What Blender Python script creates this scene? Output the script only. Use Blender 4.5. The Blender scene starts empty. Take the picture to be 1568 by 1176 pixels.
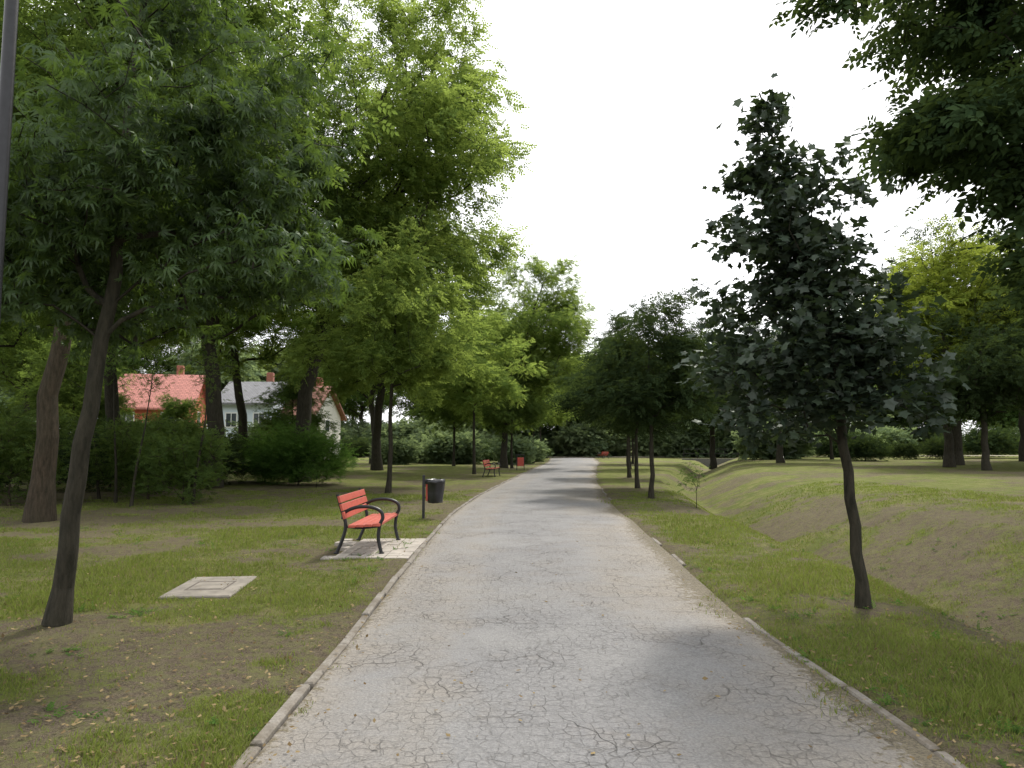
import bpy, math, random
import numpy as np
from mathutils import Vector
rng = np.random.default_rng(7)
random.seed(7)
scene = bpy.context.scene
COL = scene.collection

# ------------------------------------------------------------------ noise
def vnoise(x, y, seed=0):
    x = np.asarray(x, float); y = np.asarray(y, float)
    xi = np.floor(x).astype(np.int64); yi = np.floor(y).astype(np.int64)
    fx = x - xi; fy = y - yi
    fx = fx*fx*(3-2*fx); fy = fy*fy*(3-2*fy)
    def h(a, b):
        n = (a*374761393 + b*668265263 + seed*1442695041) & 0xffffffff
        n = ((n ^ (n >> 13))*1274126177) & 0xffffffff
        n = (n ^ (n >> 16)) & 0xffff
        return n/65535.0
    return (h(xi, yi)*(1-fx)+h(xi+1, yi)*fx)*(1-fy)+(h(xi, yi+1)*(1-fx)+h(xi+1, yi+1)*fx)*fy
def fbm(x, y, seed=0, o=4):
    s = 0; a = .5; t = 0
    for i in range(o):
        s = s+a*vnoise(x*2**i, y*2**i, seed+i*17); t += a; a *= .55
    return s/t
def sstep(a, b, x):
    t = np.clip((x-a)/(b-a), 0, 1); return t*t*(3-2*t)

# ------------------------------------------------------------------ plan geometry
LY = np.array([-12, 3.8, 5.3, 9.8, 17, 24, 32, 45, 72, 98.]); LX = np.array([-1.3, -1.32, -1.31, -1.37, -1.41, -1.05, -.35, .9, 3.6, 5.2])
RY = np.array([-12, 3.8, 5.8, 12.4, 22, 34.6, 50, 72, 98.]); RX = np.array([2.3, 2.17, 2.12, 2.36, 2.85, 3.95, 5.7, 8.6, 11.])
DY = np.array([-12, 6, 10.8, 19.5, 35, 62, 80, 98.]); DX = np.array([4.0, 4.1, 4.5, 4.9, 7., 14.2, 20, 26.])
def smooth_interp(y, Y, X):
    return (np.interp(y-1.5, Y, X)+np.interp(y, Y, X)*2+np.interp(y+1.5, Y, X))/4
def Lf(y): return smooth_interp(y, LY, LX)+0.05*(vnoise(np.asarray(y)*.35, 3.3)-.5)
def Rf(y): return smooth_interp(y, RY, RX)+0.10*(vnoise(np.asarray(y)*.45, 9.1)-.5)
def Df(y): return smooth_interp(y, DY, DX)+0.25*(vnoise(np.asarray(y)*.3, 5.7)-.5)

def H(x, y):
    x = np.asarray(x, float); y = np.asarray(y, float)
    e = x-Df(y)
    prof = np.interp(e, [-.4, 0, .5, 1.2, 1.6, 2.6, 4.0, 5.2, 9, 40], [0, -.06, -.38, -.85, -.88, -.45, .12, .32, .42, .7])
    fade = 1-sstep(84, 92, y)
    prof = np.where(prof < 0, prof*fade, prof)
    l = Lf(y); r = Rf(y)
    dl = l-x; dr = x-r
    d = np.maximum(dl, dr)
    bump = (fbm(x*.35, y*.35, 5)-.5)*.14+(fbm(x*1.7, y*1.7, 8)-.5)*.06
    w = sstep(.1, 1.6, d)
    edge = sstep(-.02, .12, d)
    z = -.035+edge*.060+bump*w+prof
    z = z+sstep(3, 30, dl)*.15
    return np.where(y > 98, prof*0+bump*.5-.0, z)

BL = [(-2.9, 6.3, 1.7, .7, -.30), (-2.5, 11.3, 1.2, 1.6, -.34), (-3.9, 6.4, .6, .6, -.4), (3.42, 7.3, .4, .4, -.35), (-2.0, 5.6, .5, .8, -.2), (-4.2, 4.4, 1.2, .5, -.2),
      (-1.8, 4.2, .5, .9, .35), (-1.7, 7.2, .35, 1.2, .15), (-5, 9.2, 2.5, 1.7, .22), (-5, 14, 4, 3, .15), (-10, 16, 1.5, 1.5, -.35),
      (-11, 24, 6, 5, -.22), (-4.2, 25, .8, .8, -.3), (3.3, 9.3, .7, 2.4, .30), (3.0, 5.2, .7, 1.2, .3), (3.4, 15, .8, 4, .22),
      (4.4, 24, 1, 3, -.15), (12, 17, 5, 5, .2), (-6, 18, 1.6, 1.2, -.22), (-3.5, 15, 1.2, .8, -.2), (5.5, 5.5, 1.5, 1.5, .15), (-6.3, 11.5, 1.0, .8, -.2)]
def grassy(x, y):
    g = .465+1.35*(fbm(x*.45, y*.45, 31)-.5)+.85*(fbm(x*2.2, y*2.2, 41)-.5)
    for (a, b, rx, ry, am) in BL:
        g = g+am*np.exp(-((x-a)/rx)**2-((y-b)/ry)**2)
    e = x-Df(y)
    g = g-.15*np.exp(-((e-2.7)/1.5)**2)*(.2+1.1*vnoise(x*.6, y*.6, 77))
    dl = Lf(y)-x; dr = x-Rf(y)
    g = g-.24*np.exp(-(dl/.32)**2)-.28*np.exp(-(dr/.35)**2)*(.2+1.2*vnoise(x*0, y*.7, 19))
    g = g+.10*sstep(20, 40, y)
    return np.clip(g, 0, 1)

# ------------------------------------------------------------------ materials
def newmat(name):
    m = bpy.data.materials.new(name); m.use_nodes = True
    nt = m.node_tree; nt.nodes.clear()
    out = nt.nodes.new('ShaderNodeOutputMaterial')
    return m, nt, out
def N(nt, t):
    return nt.nodes.new(t)
def ramp(nt, fac, stops):
    r = nt.nodes.new('ShaderNodeValToRGB'); cr = r.color_ramp
    while len(cr.elements) < len(stops): cr.elements.new(.5)
    for e, (p, c) in zip(cr.elements, stops):
        e.position = p; e.color = (*c, 1) if len(c) == 3 else c
    if fac is not None: nt.links.new(fac, r.inputs[0])
    return r
def mix(nt, f, a, b, mode='MIX'):
    m = nt.nodes.new('ShaderNodeMix'); m.data_type = 'RGBA'; m.blend_type = mode
    for sock, v in ((m.inputs[0], f), (m.inputs[6], a), (m.inputs[7], b)):
        if isinstance(v, (int, float)): sock.default_value = v
        elif isinstance(v, tuple): sock.default_value = (*v, 1)
        else: nt.links.new(v, sock)
    return m.outputs[2]
def math_(nt, op, a, b=None, clamp=False):
    m = nt.nodes.new('ShaderNodeMath'); m.operation = op; m.use_clamp = clamp
    for i, v in enumerate((a, b)):
        if v is None: continue
        if isinstance(v, (int, float)): m.inputs[i].default_value = v
        else: nt.links.new(v, m.inputs[i])
    return m.outputs[0]
def noise(nt, vec, scale, detail=4, rough=.55):
    n = N(nt, 'ShaderNodeTexNoise'); n.inputs['Scale'].default_value = scale
    n.inputs['Detail'].default_value = detail; n.inputs['Roughness'].default_value = rough
    nt.links.new(vec, n.inputs['Vector']); return n.outputs[0]
def step_(nt, f, a, b): return ramp(nt, f, [(a, (0, 0, 0)), (b, (1, 1, 1))]).outputs[0]

def leaf_mat(name, dark, light, trans, tfac=.42, obj_scale=.5, gloss=0.0):
    m, nt, out = newmat(name)
    geo = N(nt, 'ShaderNodeNewGeometry'); oi = N(nt, 'ShaderNodeObjectInfo'); tc = N(nt, 'ShaderNodeTexCoord')
    nz = noise(nt, tc.outputs['Object'], obj_scale, 1)
    f = math_(nt, 'ADD', math_(nt, 'MULTIPLY', geo.outputs['Random Per Island'], .6), math_(nt, 'MULTIPLY', math_(nt, 'SUBTRACT', nz, .3), .9), True)
    base = ramp(nt, f, [(0, dark), (1, light)]).outputs[0]
    hsv = N(nt, 'ShaderNodeHueSaturation'); nt.links.new(base, hsv.inputs['Color'])
    nt.links.new(math_(nt, 'ADD', .485, math_(nt, 'MULTIPLY', oi.outputs['Random'], .025)), hsv.inputs['Hue'])
    nt.links.new(math_(nt, 'ADD', .80, math_(nt, 'MULTIPLY', oi.outputs['Random'], .4)), hsv.inputs['Value'])
    tcol = mix(nt, f, tuple(c*.55 for c in trans), trans)
    d = N(nt, 'ShaderNodeBsdfDiffuse'); nt.links.new(hsv.outputs[0], d.inputs[0])
    t = N(nt, 'ShaderNodeBsdfTranslucent'); nt.links.new(tcol, t.inputs[0])
    m1 = N(nt, 'ShaderNodeMixShader'); m1.inputs[0].default_value = tfac
    nt.links.new(d.outputs[0], m1.inputs[1]); nt.links.new(t.outputs[0], m1.inputs[2])
    last = m1
    if gloss:
        g = N(nt, 'ShaderNodeBsdfGlossy'); g.inputs['Roughness'].default_value = .45; g.inputs[0].default_value = (.9, .95, .9, 1)
        m2 = N(nt, 'ShaderNodeMixShader'); m2.inputs[0].default_value = gloss
        nt.links.new(m1.outputs[0], m2.inputs[1]); nt.links.new(g.outputs[0], m2.inputs[2]); last = m2
    nt.links.new(last.outputs[0], out.inputs[0]); return m
def bark_mat(name, c1, c2):
    m, nt, out = newmat(name)
    tc = N(nt, 'ShaderNodeTexCoord'); mp = N(nt, 'ShaderNodeMapping'); mp.inputs['Scale'].default_value = (14, 14, 3)
    nt.links.new(tc.outputs['Object'], mp.inputs[0])
    n1 = noise(nt, mp.outputs[0], 1.5, 6, .7); n2 = noise(nt, tc.outputs['Object'], 1.2, 3)
    c = mix(nt, math_(nt, 'MULTIPLY', n2, .6), ramp(nt, n1, [(.35, c1), (.65, c2)]).outputs[0], (.04, .042, .025))
    p = N(nt, 'ShaderNodeBsdfPrincipled'); nt.links.new(c, p.inputs['Base Color']); p.inputs['Roughness'].default_value = .9; p.inputs['Specular IOR Level'].default_value = .2
    b = N(nt, 'ShaderNodeBump'); b.inputs['Strength'].default_value = 1.0; b.inputs['Distance'].default_value = .04
    nt.links.new(n1, b.inputs['Height']); nt.links.new(b.outputs[0], p.inputs['Normal'])
    nt.links.new(p.outputs[0], out.inputs[0]); return m
def plain_mat(name, col, rough=.6, metal=0, var=.25, scale=8, bump=0.1):
    m, nt, out = newmat(name)
    tc = N(nt, 'ShaderNodeTexCoord'); n1 = noise(nt, tc.outputs['Object'], scale, 5, .65)
    c = ramp(nt, n1, [(.25, tuple(v*(1-var) for v in col)), (.75, tuple(min(1, v*(1+var)) for v in col))]).outputs[0]
    p = N(nt, 'ShaderNodeBsdfPrincipled'); nt.links.new(c, p.inputs['Base Color'])
    p.inputs['Roughness'].default_value = rough; p.inputs['Metallic'].default_value = metal
    b = N(nt, 'ShaderNodeBump'); b.inputs['Strength'].default_value = bump; b.inputs['Distance'].default_value = .01
    nt.links.new(n1, b.inputs['Height']); nt.links.new(b.outputs[0], p.inputs['Normal'])
    nt.links.new(p.outputs[0], out.inputs[0]); return m

M_bark = bark_mat('bark', (.012, .010, .008), (.055, .045, .034))
M_bark2 = bark_mat('bark_brown', (.018, .012, .008), (.075, .052, .036))
M_lash = leaf_mat('leaf_ash', (.024, .048, .020), (.062, .108, .036), (.15, .24, .035), .36, .8, .02)
M_lbig = leaf_mat('leaf_bright', (.06, .110, .028), (.14, .21, .06), (.40, .52, .10), .50, .30)
M_lmid = leaf_mat('leaf_mid', (.042, .080, .026), (.10, .155, .045), (.24, .34, .06), .44, .35)
M_lmap = leaf_mat('leaf_maple', (.018, .031, .022), (.046, .064, .038), (.06, .095, .024), .26, 1.2, .035)
M_ldark = leaf_mat('leaf_dark', (.020, .036, .018), (.050, .076, .032), (.11, .16, .035), .32, .5)
M_lyel = leaf_mat('leaf_yellowgreen', (.10, .15, .025), (.20, .25, .045), (.42, .50, .07), .44, .3)
M_lhaze = leaf_mat('leaf_far_haze', (.10, .145, .085), (.18, .23, .12), (.30, .39, .15), .45, .2)  # paler leaf colours, distance haze painted into the tint
M_lbush = leaf_mat('leaf_bush', (.045, .10, .024), (.10, .19, .045), (.20, .36, .06), .44, 1.0)

# ------------------------------------------------------------------ mesh accumulator
class Acc:
    def __init__(s): s.v = []; s.f = []; s.n = 0
    def add(s, v, f, mat=0, smooth=False):
        v = np.asarray(v, float).reshape(-1, 3); f = np.asarray(f, np.int64)
        if len(f) == 0: return
        s.v.append(v); s.f.append((f+s.n, mat, smooth)); s.n += len(v)
    def mesh(s, name, mats):
        me = bpy.data.meshes.new(name)
        v = np.concatenate(s.v).astype(np.float32)
        li = np.concatenate([f.ravel() for f, _, _ in s.f]).astype(np.int32)
        tot = np.concatenate([np.full(len(f), f.shape[1]) for f, _, _ in s.f])
        mi = np.concatenate([np.full(len(f), m) for f, m, _ in s.f]).astype(np.int32)
        sm = np.concatenate([np.full(len(f), q) for f, _, q in s.f]).astype(bool)
        st = np.concatenate([[0], np.cumsum(tot)[:-1]]).astype(np.int32)
        me.vertices.add(len(v)); me.vertices.foreach_set('co', v.ravel())
        me.loops.add(len(li)); me.loops.foreach_set('vertex_index', li)
        me.polygons.add(len(tot)); me.polygons.foreach_set('loop_start', st)
        me.polygons.foreach_set('material_index', mi); me.polygons.foreach_set('use_smooth', sm)
        for m in mats: me.materials.append(m)
        me.update(calc_edges=True)
        return me
def obj(name, me, loc=(0, 0, 0), rz=0, parent=None, sc=1):
    o = bpy.data.objects.new(name, me); COL.objects.link(o)
    o.location = loc; o.rotation_euler = (0, 0, rz); o.scale = (sc, sc, sc) if not isinstance(sc, tuple) else sc
    if parent: o.parent = parent
    return o
def nrm(a): return a/np.maximum(np.linalg.norm(a, axis=-1, keepdims=True), 1e-9)

def tubes(acc, P0, P1, T0, T1, r0, r1, sides, mat):
    n = len(P0)
    if n == 0: return
    ref = np.array([.31, .95, .07]); ref = ref/np.linalg.norm(ref)
    def ring(P, T, r):
        a = nrm(np.cross(T, ref)); b = np.cross(T, a)
        an = np.arange(sides)*2*math.pi/sides
        return P[:, None]+r[:, None, None]*(a[:, None]*np.cos(an)[None, :, None]+b[:, None]*np.sin(an)[None, :, None])
    v = np.concatenate([ring(P0, T0, r0), ring(P1, T1, r1)], 1)
    k = np.arange(sides); k2 = (k+1) % sides
    q = np.stack([k, k2, k2+sides, k+sides], 1)
    f = (q[None]+(np.arange(n)*2*sides)[:, None, None]).reshape(-1, 4)
    acc.add(v.reshape(-1, 3), f, mat, True)

# leaf templates
def rhomb(o, d, L, w, dz=0):
    d = np.array(d, float); d /= np.linalg.norm(d); s = np.cross([0, 0, 1], d); s /= np.linalg.norm(s); o = np.array(o, float)
    return [o, o+d*L*.45+s*w*L*.5+np.array([0, 0, .04*L]), o+d*L+np.array([0, 0, dz*L]), o+d*L*.45-s*w*L*.5+np.array([0, 0, .04*L])]
def t_spray(n=7, w=.55, leaf=.42):
    v = []; f = []
    for i in range(n):
        x = .15+.85*i/(n-1); sd = 1 if i % 2 else -1
        a = sd*(.95 if i < n-1 else 0)
        v += rhomb((x, 0, -.12*x*x), (math.cos(a), math.sin(a), -.15), leaf, w, -.12)
        f.append([4*i, 4*i+1, 4*i+2, 4*i+3])
    return np.array(v), np.array(f)
def t_ash(n=7):
    v = []; f = []
    for i in range(n):
        a = (i/(n-1)-.5)*3.8
        v += rhomb((0, 0, 0), (math.cos(a), math.sin(a), -.22-.1*(i % 2)), 1-.25*abs(a)/1.8, .24, -.3)
        f.append([4*i, 4*i+1, 4*i+2, 4*i+3])
    return np.array(v), np.array(f)
def t_maple():
    p = [(0, 0), (-.08, .4), (.18, .30), (.45, .60), (.58, .28), (1, 0), (.58, -.28), (.45, -.60), (.18, -.30), (-.08, -.4)]
    v = np.array([(x, y, -.18*abs(y)-.12*x*x) for x, y in p]); return v, np.arange(10)[None]
T_SPR = t_spray(); T_SPR2 = t_spray(9, .42, .36); T_ASH = t_ash(); T_MAP = t_maple(); T_SPRF = t_spray(5, .8, .6); T_OAK = t_spray(6, .62, .46)

def scatter(acc, tmpl, O, D, U, S, mat):
    tv, tf = tmpl
    X = nrm(D); Y = nrm(np.cross(U, X)); Z = np.cross(X, Y)
    v = O[:, None]+S[:, None, None]*(tv[None, :, 0:1]*X[:, None]+tv[None, :, 1:2]*Y[:, None]+tv[None, :, 2:3]*Z[:, None])
    f = (tf[None]+(np.arange(len(O))*len(tv))[:, None, None]).reshape(-1, tf.shape[1])
    acc.add(v.reshape(-1, 3), f, mat, False)

def make_tree(name, trunk, ells, nclump, tips_per, csig, r_base, mats, tmpl, upt, usize, uspread, seed,
              fork=.35, step=.5, droop=.3, flat=.5, shell=.5, rmin=.006, minz=None, wobble=.35):
    rg = np.random.default_rng(seed)
    trunk = np.array(trunk, float)
    seg = np.linalg.norm(np.diff(trunk, axis=0), axis=1); cum = np.concatenate([[0], np.cumsum(seg)])
    nT = max(6, int(cum[-1]/step)); s = np.linspace(0, cum[-1], nT)
    tp = np.stack([np.interp(s, cum, trunk[:, k]) for k in range(3)], 1)
    tp[1:, :2] += (rg.normal(size=(nT-1, 2))*.5*r_base*wobble)
    par = [-1]+list(range(nT-1))
    forki = max(1, int(nT*fork))
    E = np.array(ells, float); w = E[:, 6]/E[:, 6].sum()
    ci = rg.choice(len(E), nclump, p=w)
    d = nrm(rg.normal(size=(nclump, 3))); rad = rg.uniform(0, 1, nclump)**shell
    C = E[ci, :3]+d*rad[:, None]*E[ci, 3:6]*.88
    tips = np.repeat(C, tips_per, 0)+rg.normal(size=(nclump*tips_per, 3))*np.repeat(E[ci, 3:6].min(1), tips_per)[:, None]*csig*np.array([1, 1, .75])
    if minz is not None: tips = tips[tips[:, 2] > minz]
    dt = np.min(np.linalg.norm(tips[:, None]-tp[None, forki:], axis=2), 1)
    tips = tips[np.argsort(dt)]
    NP = np.zeros((len(tips)*12+nT, 3)); NP[:nT] = tp; cnt = nT
    tipn = []
    for t in tips:
        A = NP[forki:cnt]; dv = A-t
        dist = np.linalg.norm(dv, axis=1); hor = np.linalg.norm(dv[:, :2], axis=1)
        cost = dist+1.3*np.maximum(0, A[:, 2]-(t[2]-.35*hor))
        j = int(np.argmin(cost))+forki
        p0 = NP[j].copy(); L = np.linalg.norm(t-p0); k = int(min(9, max(1, math.ceil(L/step))))
        side = rg.normal(size=3)*.07*L
        prev = j
        for q in range(1, k+1):
            u = q/k
            p = p0+(t-p0)*u+np.array([0, 0, .10*L])*math.sin(math.pi*u)+side*math.sin(math.pi*u)+(rg.normal(size=3)*.03*min(L, 1.2) if q < k else 0)
            NP[cnt] = p; par.append(prev); prev = cnt; cnt += 1
        tipn.append(prev)
    P = NP[:cnt]; par = np.array(par)
    c = np.zeros(cnt); c[tipn] = 1
    for i in range(cnt-1, 0, -1): c[par[i]] += max(c[i], .01) if i < nT else c[i]
    tot = c[forki]
    r = np.maximum(r_base*.85*np.sqrt(np.minimum(c/tot, 1.0)), rmin)
    for i in range(nT): r[i] = r_base*(1-.85*(i/(nT-1))**1.1)
    zz = P[:nT, 2]
    fl = 1+.4*np.exp(-np.maximum(zz, 0)/(r_base*1.5)); r[:nT] *= fl
    idx = np.arange(1, cnt); pp = par[1:]
    T = np.zeros_like(P); T[1:] = nrm(P[1:]-P[pp]); T[0] = T[1]
    cont = (r[idx] > .62*r[pp])
    T0 = np.where(cont[:, None], T[pp], T[idx]); r0 = np.where(cont, r[pp], np.minimum(r[idx]*1.25, r[pp]))
    acc = Acc()
    thick = r[idx] > max(.02, r_base*.12)
    for msk, sides in ((thick, 9), (~thick, 3)):
        tubes(acc, P[pp][msk], P[idx][msk], T0[msk], T[idx][msk], r0[msk], r[idx][msk], sides, 0)
    tn = np.array(tipn); k = upt
    ti = np.repeat(tn, k); pi = par[ti]; n = len(ti)
    u = rg.uniform(0, 1.0, n)[:, None]
    O = P[ti]+(P[pi]-P[ti])*u+rg.normal(size=(n, 3))*uspread*np.array([1, 1, .7])
    if minz is not None: O[:, 2] = np.maximum(O[:, 2], minz*.85+rg.uniform(0, .25, n)*minz)
    ax = np.array([np.mean(tp[:, 0]), np.mean(tp[:, 1]), 0])
    outd = O-ax; outd[:, 2] = 0
    D = nrm(P[ti]-P[pi])*.6+nrm(outd)*.5+rg.normal(size=(n, 3))*.65; D[:, 2] = D[:, 2]*.6-droop
    U = np.array([0, 0, 1.])+rg.normal(size=(n, 3))*flat
    S = usize*rg.uniform(.65, 1.25, n)
    scatter(acc, tmpl, O, D, U, S, 1)
    return acc.mesh(name, mats)

def zg(x, y): return float(H(x, y))

# ------------------------------------------------------------------ ground
def axis(lo_f, a, b, st, hi_f, g=1.14):
    c = list(np.arange(a, b+1e-6, st)); x = a; s = st; L = []
    while x > lo_f: s *= g; x -= s; L.append(x)
    x = b; s = st; Rr = []
    while x < hi_f: s *= g; x += s; Rr.append(x)
    return np.array(L[::-1]+c+Rr)
gx = axis(-600, -9, 13, .10, 600, 1.05); gy = axis(-300, 2.2, 26, .12, 900, 1.035)
X, Y = np.meshgrid(gx, gy); Z = H(X, Y)
nx, ny = len(gx), len(gy)
V = np.stack([X.ravel(), Y.ravel(), Z.ravel()], 1)
ii = (np.arange(ny-1)[:, None]*nx+np.arange(nx-1)[None]).ravel()
acc = Acc(); acc.add(V, np.stack([ii, ii+1, ii+nx+1, ii+nx], 1), 0, True)
m, nt, out = newmat('grass_ground')
tc = N(nt, 'ShaderNodeTexCoord'); at = N(nt, 'ShaderNodeAttribute'); at.attribute_name = 'grassy'
V0 = tc.outputs['Object']
nf = noise(nt, V0, 9, 5, .7); nfine = noise(nt, V0, 60, 4, .7); nb = noise(nt, V0, .35, 3, .6); nm = noise(nt, V0, 2.2, 4, .6)
g = math_(nt, 'ADD', at.outputs['Fac'], math_(nt, 'MULTIPLY', math_(nt, 'SUBTRACT', nf, .5), .9))
g = math_(nt, 'ADD', g, math_(nt, 'MULTIPLY', math_(nt, 'SUBTRACT', nfine, .5), .8))
gf = step_(nt, g, .28, .56)
dirt = mix(nt, nm, (.125, .098, .068), (.23, .19, .135))
dirt = mix(nt, step_(nt, nfine, .42, .58), mix(nt, .6, dirt, (.045, .035, .022)), dirt)
dirt = mix(nt, math_(nt, 'MULTIPLY', step_(nt, nf, .44, .58), .7), dirt, (.17, .165, .075))
gr = mix(nt, nb, (.115, .155, .035), (.21, .225, .06))
gr = mix(nt, step_(nt, nfine, .35, .65), mix(nt, .5, gr, (.05, .065, .02)), gr)
gr = mix(nt, math_(nt, 'MULTIPLY', step_(nt, nm, .45, .68), .7), gr, (.24, .215, .095))
c = mix(nt, gf, dirt, gr)
p = N(nt, 'ShaderNodeBsdfPrincipled'); p.inputs['Roughness'].default_value = 1; p.inputs['Specular IOR Level'].default_value = .1
nt.links.new(c, p.inputs['Base Color'])
b = N(nt, 'ShaderNodeBump'); b.inputs['Strength'].default_value = 1; b.inputs['Distance'].default_value = .05
nt.links.new(math_(nt, 'ADD', nfine, nf), b.inputs['Height']); nt.links.new(b.outputs[0], p.inputs['Normal'])
nt.links.new(p.outputs[0], out.inputs[0])
me = acc.mesh('ground', [m])
a = me.attributes.new('grassy', 'FLOAT', 'POINT'); a.data.foreach_set('value', grassy(X, Y).ravel().astype(np.float32))
obj('ground', me)

# ------------------------------------------------------------------ path
py = np.concatenate([np.arange(-10, 30, .25), np.arange(30, 98.1, 1)])
NPX = 29
t = np.linspace(0, 1, NPX)
Lx = Lf(py); Rx = Rf(py)
PX = Lx[:, None]*(1-t)+Rx[:, None]*t; PY = np.repeat(py[:, None], NPX, 1)
PZ = .006+.035*(1-(2*t-1)**2)[None]+(vnoise(PX*.8, PY*.8, 4)-.5)*.012
Vp = np.stack([PX.ravel(), PY.ravel(), PZ.ravel()], 1)
ii = (np.arange(len(py)-1)[:, None]*NPX+np.arange(NPX-1)[None]).ravel()
acc = Acc(); acc.add(Vp, np.stack([ii, ii+1, ii+NPX+1, ii+NPX], 1), 0, True)
m, nt, out = newmat('worn_path_surface')
tc = N(nt, 'ShaderNodeTexCoord'); V0 = tc.outputs['Object']
at = N(nt, 'ShaderNodeAttribute'); at.attribute_name = 'edge'
def warp(scale, amt):
    nn = N(nt, 'ShaderNodeTexNoise'); nn.inputs['Scale'].default_value = scale; nt.links.new(V0, nn.inputs[0])
    s_ = N(nt, 'ShaderNodeVectorMath'); s_.operation = 'SCALE'; s_.inputs['Scale'].default_value = amt; nt.links.new(nn.outputs['Color'], s_.inputs[0])
    a_ = N(nt, 'ShaderNodeVectorMath'); a_.operation = 'ADD'; nt.links.new(V0, a_.inputs[0]); nt.links.new(s_.outputs[0], a_.inputs[1]); return a_.outputs[0]
vo = N(nt, 'ShaderNodeTexVoronoi'); vo.feature = 'DISTANCE_TO_EDGE'; vo.inputs['Scale'].default_value = 11.5; vo.inputs['Randomness'].default_value = .65
nt.links.new(warp(6, .09), vo.inputs['Vector'])
vb = N(nt, 'ShaderNodeTexVoronoi'); vb.feature = 'DISTANCE_TO_EDGE'; vb.inputs['Scale'].default_value = 1.5; vb.inputs['Randomness'].default_value = 1
nt.links.new(warp(3, .45), vb.inputs['Vector'])
n1 = noise(nt, V0, .7, 5, .6); n2 = noise(nt, V0, 60, 4, .75); n3 = noise(nt, V0, 1.4, 6, .7); n4 = noise(nt, V0, 14, 4, .7); n5 = noise(nt, V0, .45, 4, .7)
joint = ramp(nt, math_(nt, 'ADD', vo.outputs['Distance'], math_(nt, 'MULTIPLY', math_(nt, 'SUBTRACT', n4, .47), .22)), [(0, (1, 1, 1)), (.065, (0, 0, 0))]).outputs[0]
vis = step_(nt, math_(nt, 'ADD', n3, math_(nt, 'MULTIPLY', math_(nt, 'SUBTRACT', n5, .5), .5)), .36, .58)
jf = math_(nt, 'MULTIPLY', math_(nt, 'MULTIPLY', joint, vis), .5)
crack = math_(nt, 'MULTIPLY', ramp(nt, vb.outputs['Distance'], [(0, (1, 1, 1)), (.012, (0, 0, 0))]).outputs[0], math_(nt, 'MULTIPLY', step_(nt, n1, .45, .58), .7))
stone = mix(nt, step_(nt, n1, .38, .62), (.20, .197, .193), (.155, .153, .158))
stone = mix(nt, step_(nt, n2, .35, .65), mix(nt, .45, stone, (.065, .065, .065)), mix(nt, .25, stone, (.36, .35, .33)))
stone = mix(nt, step_(nt, n4, .54, .66), stone, mix(nt, .30, stone, (.07, .067, .062)))
dust = math_(nt, 'ADD', at.outputs['Fac'], math_(nt, 'MULTIPLY', math_(nt, 'SUBTRACT', n3, .5), 1.6))
dustf = ramp(nt, dust, [(.15, (0, 0, 0)), (1.0, (.88, .88, .88))]).outputs[0]
c = mix(nt, dustf, stone, mix(nt, step_(nt, n2, .3, .7), (.17, .148, .118), (.31, .275, .225)))
c = mix(nt, jf, c, (.07, .065, .058))
c = mix(nt, crack, c, (.045, .04, .032))
soil = step_(nt, math_(nt, 'ADD', at.outputs['Fac'], math_(nt, 'MULTIPLY', math_(nt, 'SUBTRACT', n4, .5), 1.1)), .86, 1.08)
c = mix(nt, soil, c, mix(nt, step_(nt, n2, .4, .6), (.07, .055, .035), (.17, .145, .09)))
p = N(nt, 'ShaderNodeBsdfPrincipled'); p.inputs['Roughness'].default_value = .85; nt.links.new(c, p.inputs['Base Color'])
b = N(nt, 'ShaderNodeBump'); b.inputs['Strength'].default_value = 1; b.inputs['Distance'].default_value = .018
hh = math_(nt, 'SUBTRACT', math_(nt, 'ADD', math_(nt, 'MULTIPLY', n2, .6), math_(nt, 'MULTIPLY', n4, .6)), math_(nt, 'ADD', jf, crack)); nt.links.new(hh, b.inputs['Height']); nt.links.new(b.outputs[0], p.inputs['Normal'])
nt.links.new(p.outputs[0], out.inputs[0])
me = acc.mesh('path', [m])
dL = t[None]*(Rx-Lx)[:, None]; dR = (1-t)[None]*(Rx-Lx)[:, None]
e1 = np.exp(-dL/.40)*.95; e2 = np.exp(-dR/(.25+1.0*vnoise(PY*.5, PY*0+3, 6)))*1.2
tr = .32*np.exp(-((t-.22)/.08)**2)[None]+.2*np.exp(-((t-.72)/.07)**2)[None]
a = me.attributes.new('edge', 'FLOAT', 'POINT'); a.data.foreach_set('value', np.clip(e1+e2+tr, 0, 1.2).ravel().astype(np.float32))
obj('path', me)

def strip(name, pts, w, z, mat):
    pts = np.array(pts, float); acc = Acc(); d = nrm(np.gradient(pts, axis=0)); s = np.stack([-d[:, 1], d[:, 0]], 1)
    A = pts+s*w/2; B = pts-s*w/2
    v = []
    for q in (A, B): v.append(np.stack([q[:, 0], q[:, 1], H(q[:, 0], q[:, 1])*0+z], 1))
    n = len(pts); i = np.arange(n-1); acc.add(np.concatenate(v), np.stack([i, i+1, i+n+1, i+n], 1), 0)
    return obj(name, acc.mesh(name, [mat]))
M_sand = plain_mat('sandy_gravel', (.33, .29, .22), .95, var=.2, scale=2)
strip('side_path', [(-60, 100.5), (-20, 101), (0, 101), (9, 101.2), (20, 103), (40, 110)], 5.5, .10, M_sand)
strip('side_path', [(x, 60-.02*x) for x in np.arange(32, 90, 3)], 3, .83, M_sand)
strip('side_path', [(x, 43+.05*x) for x in np.arange(-60, -13, 3)], 2.2, .26, M_sand)

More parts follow.
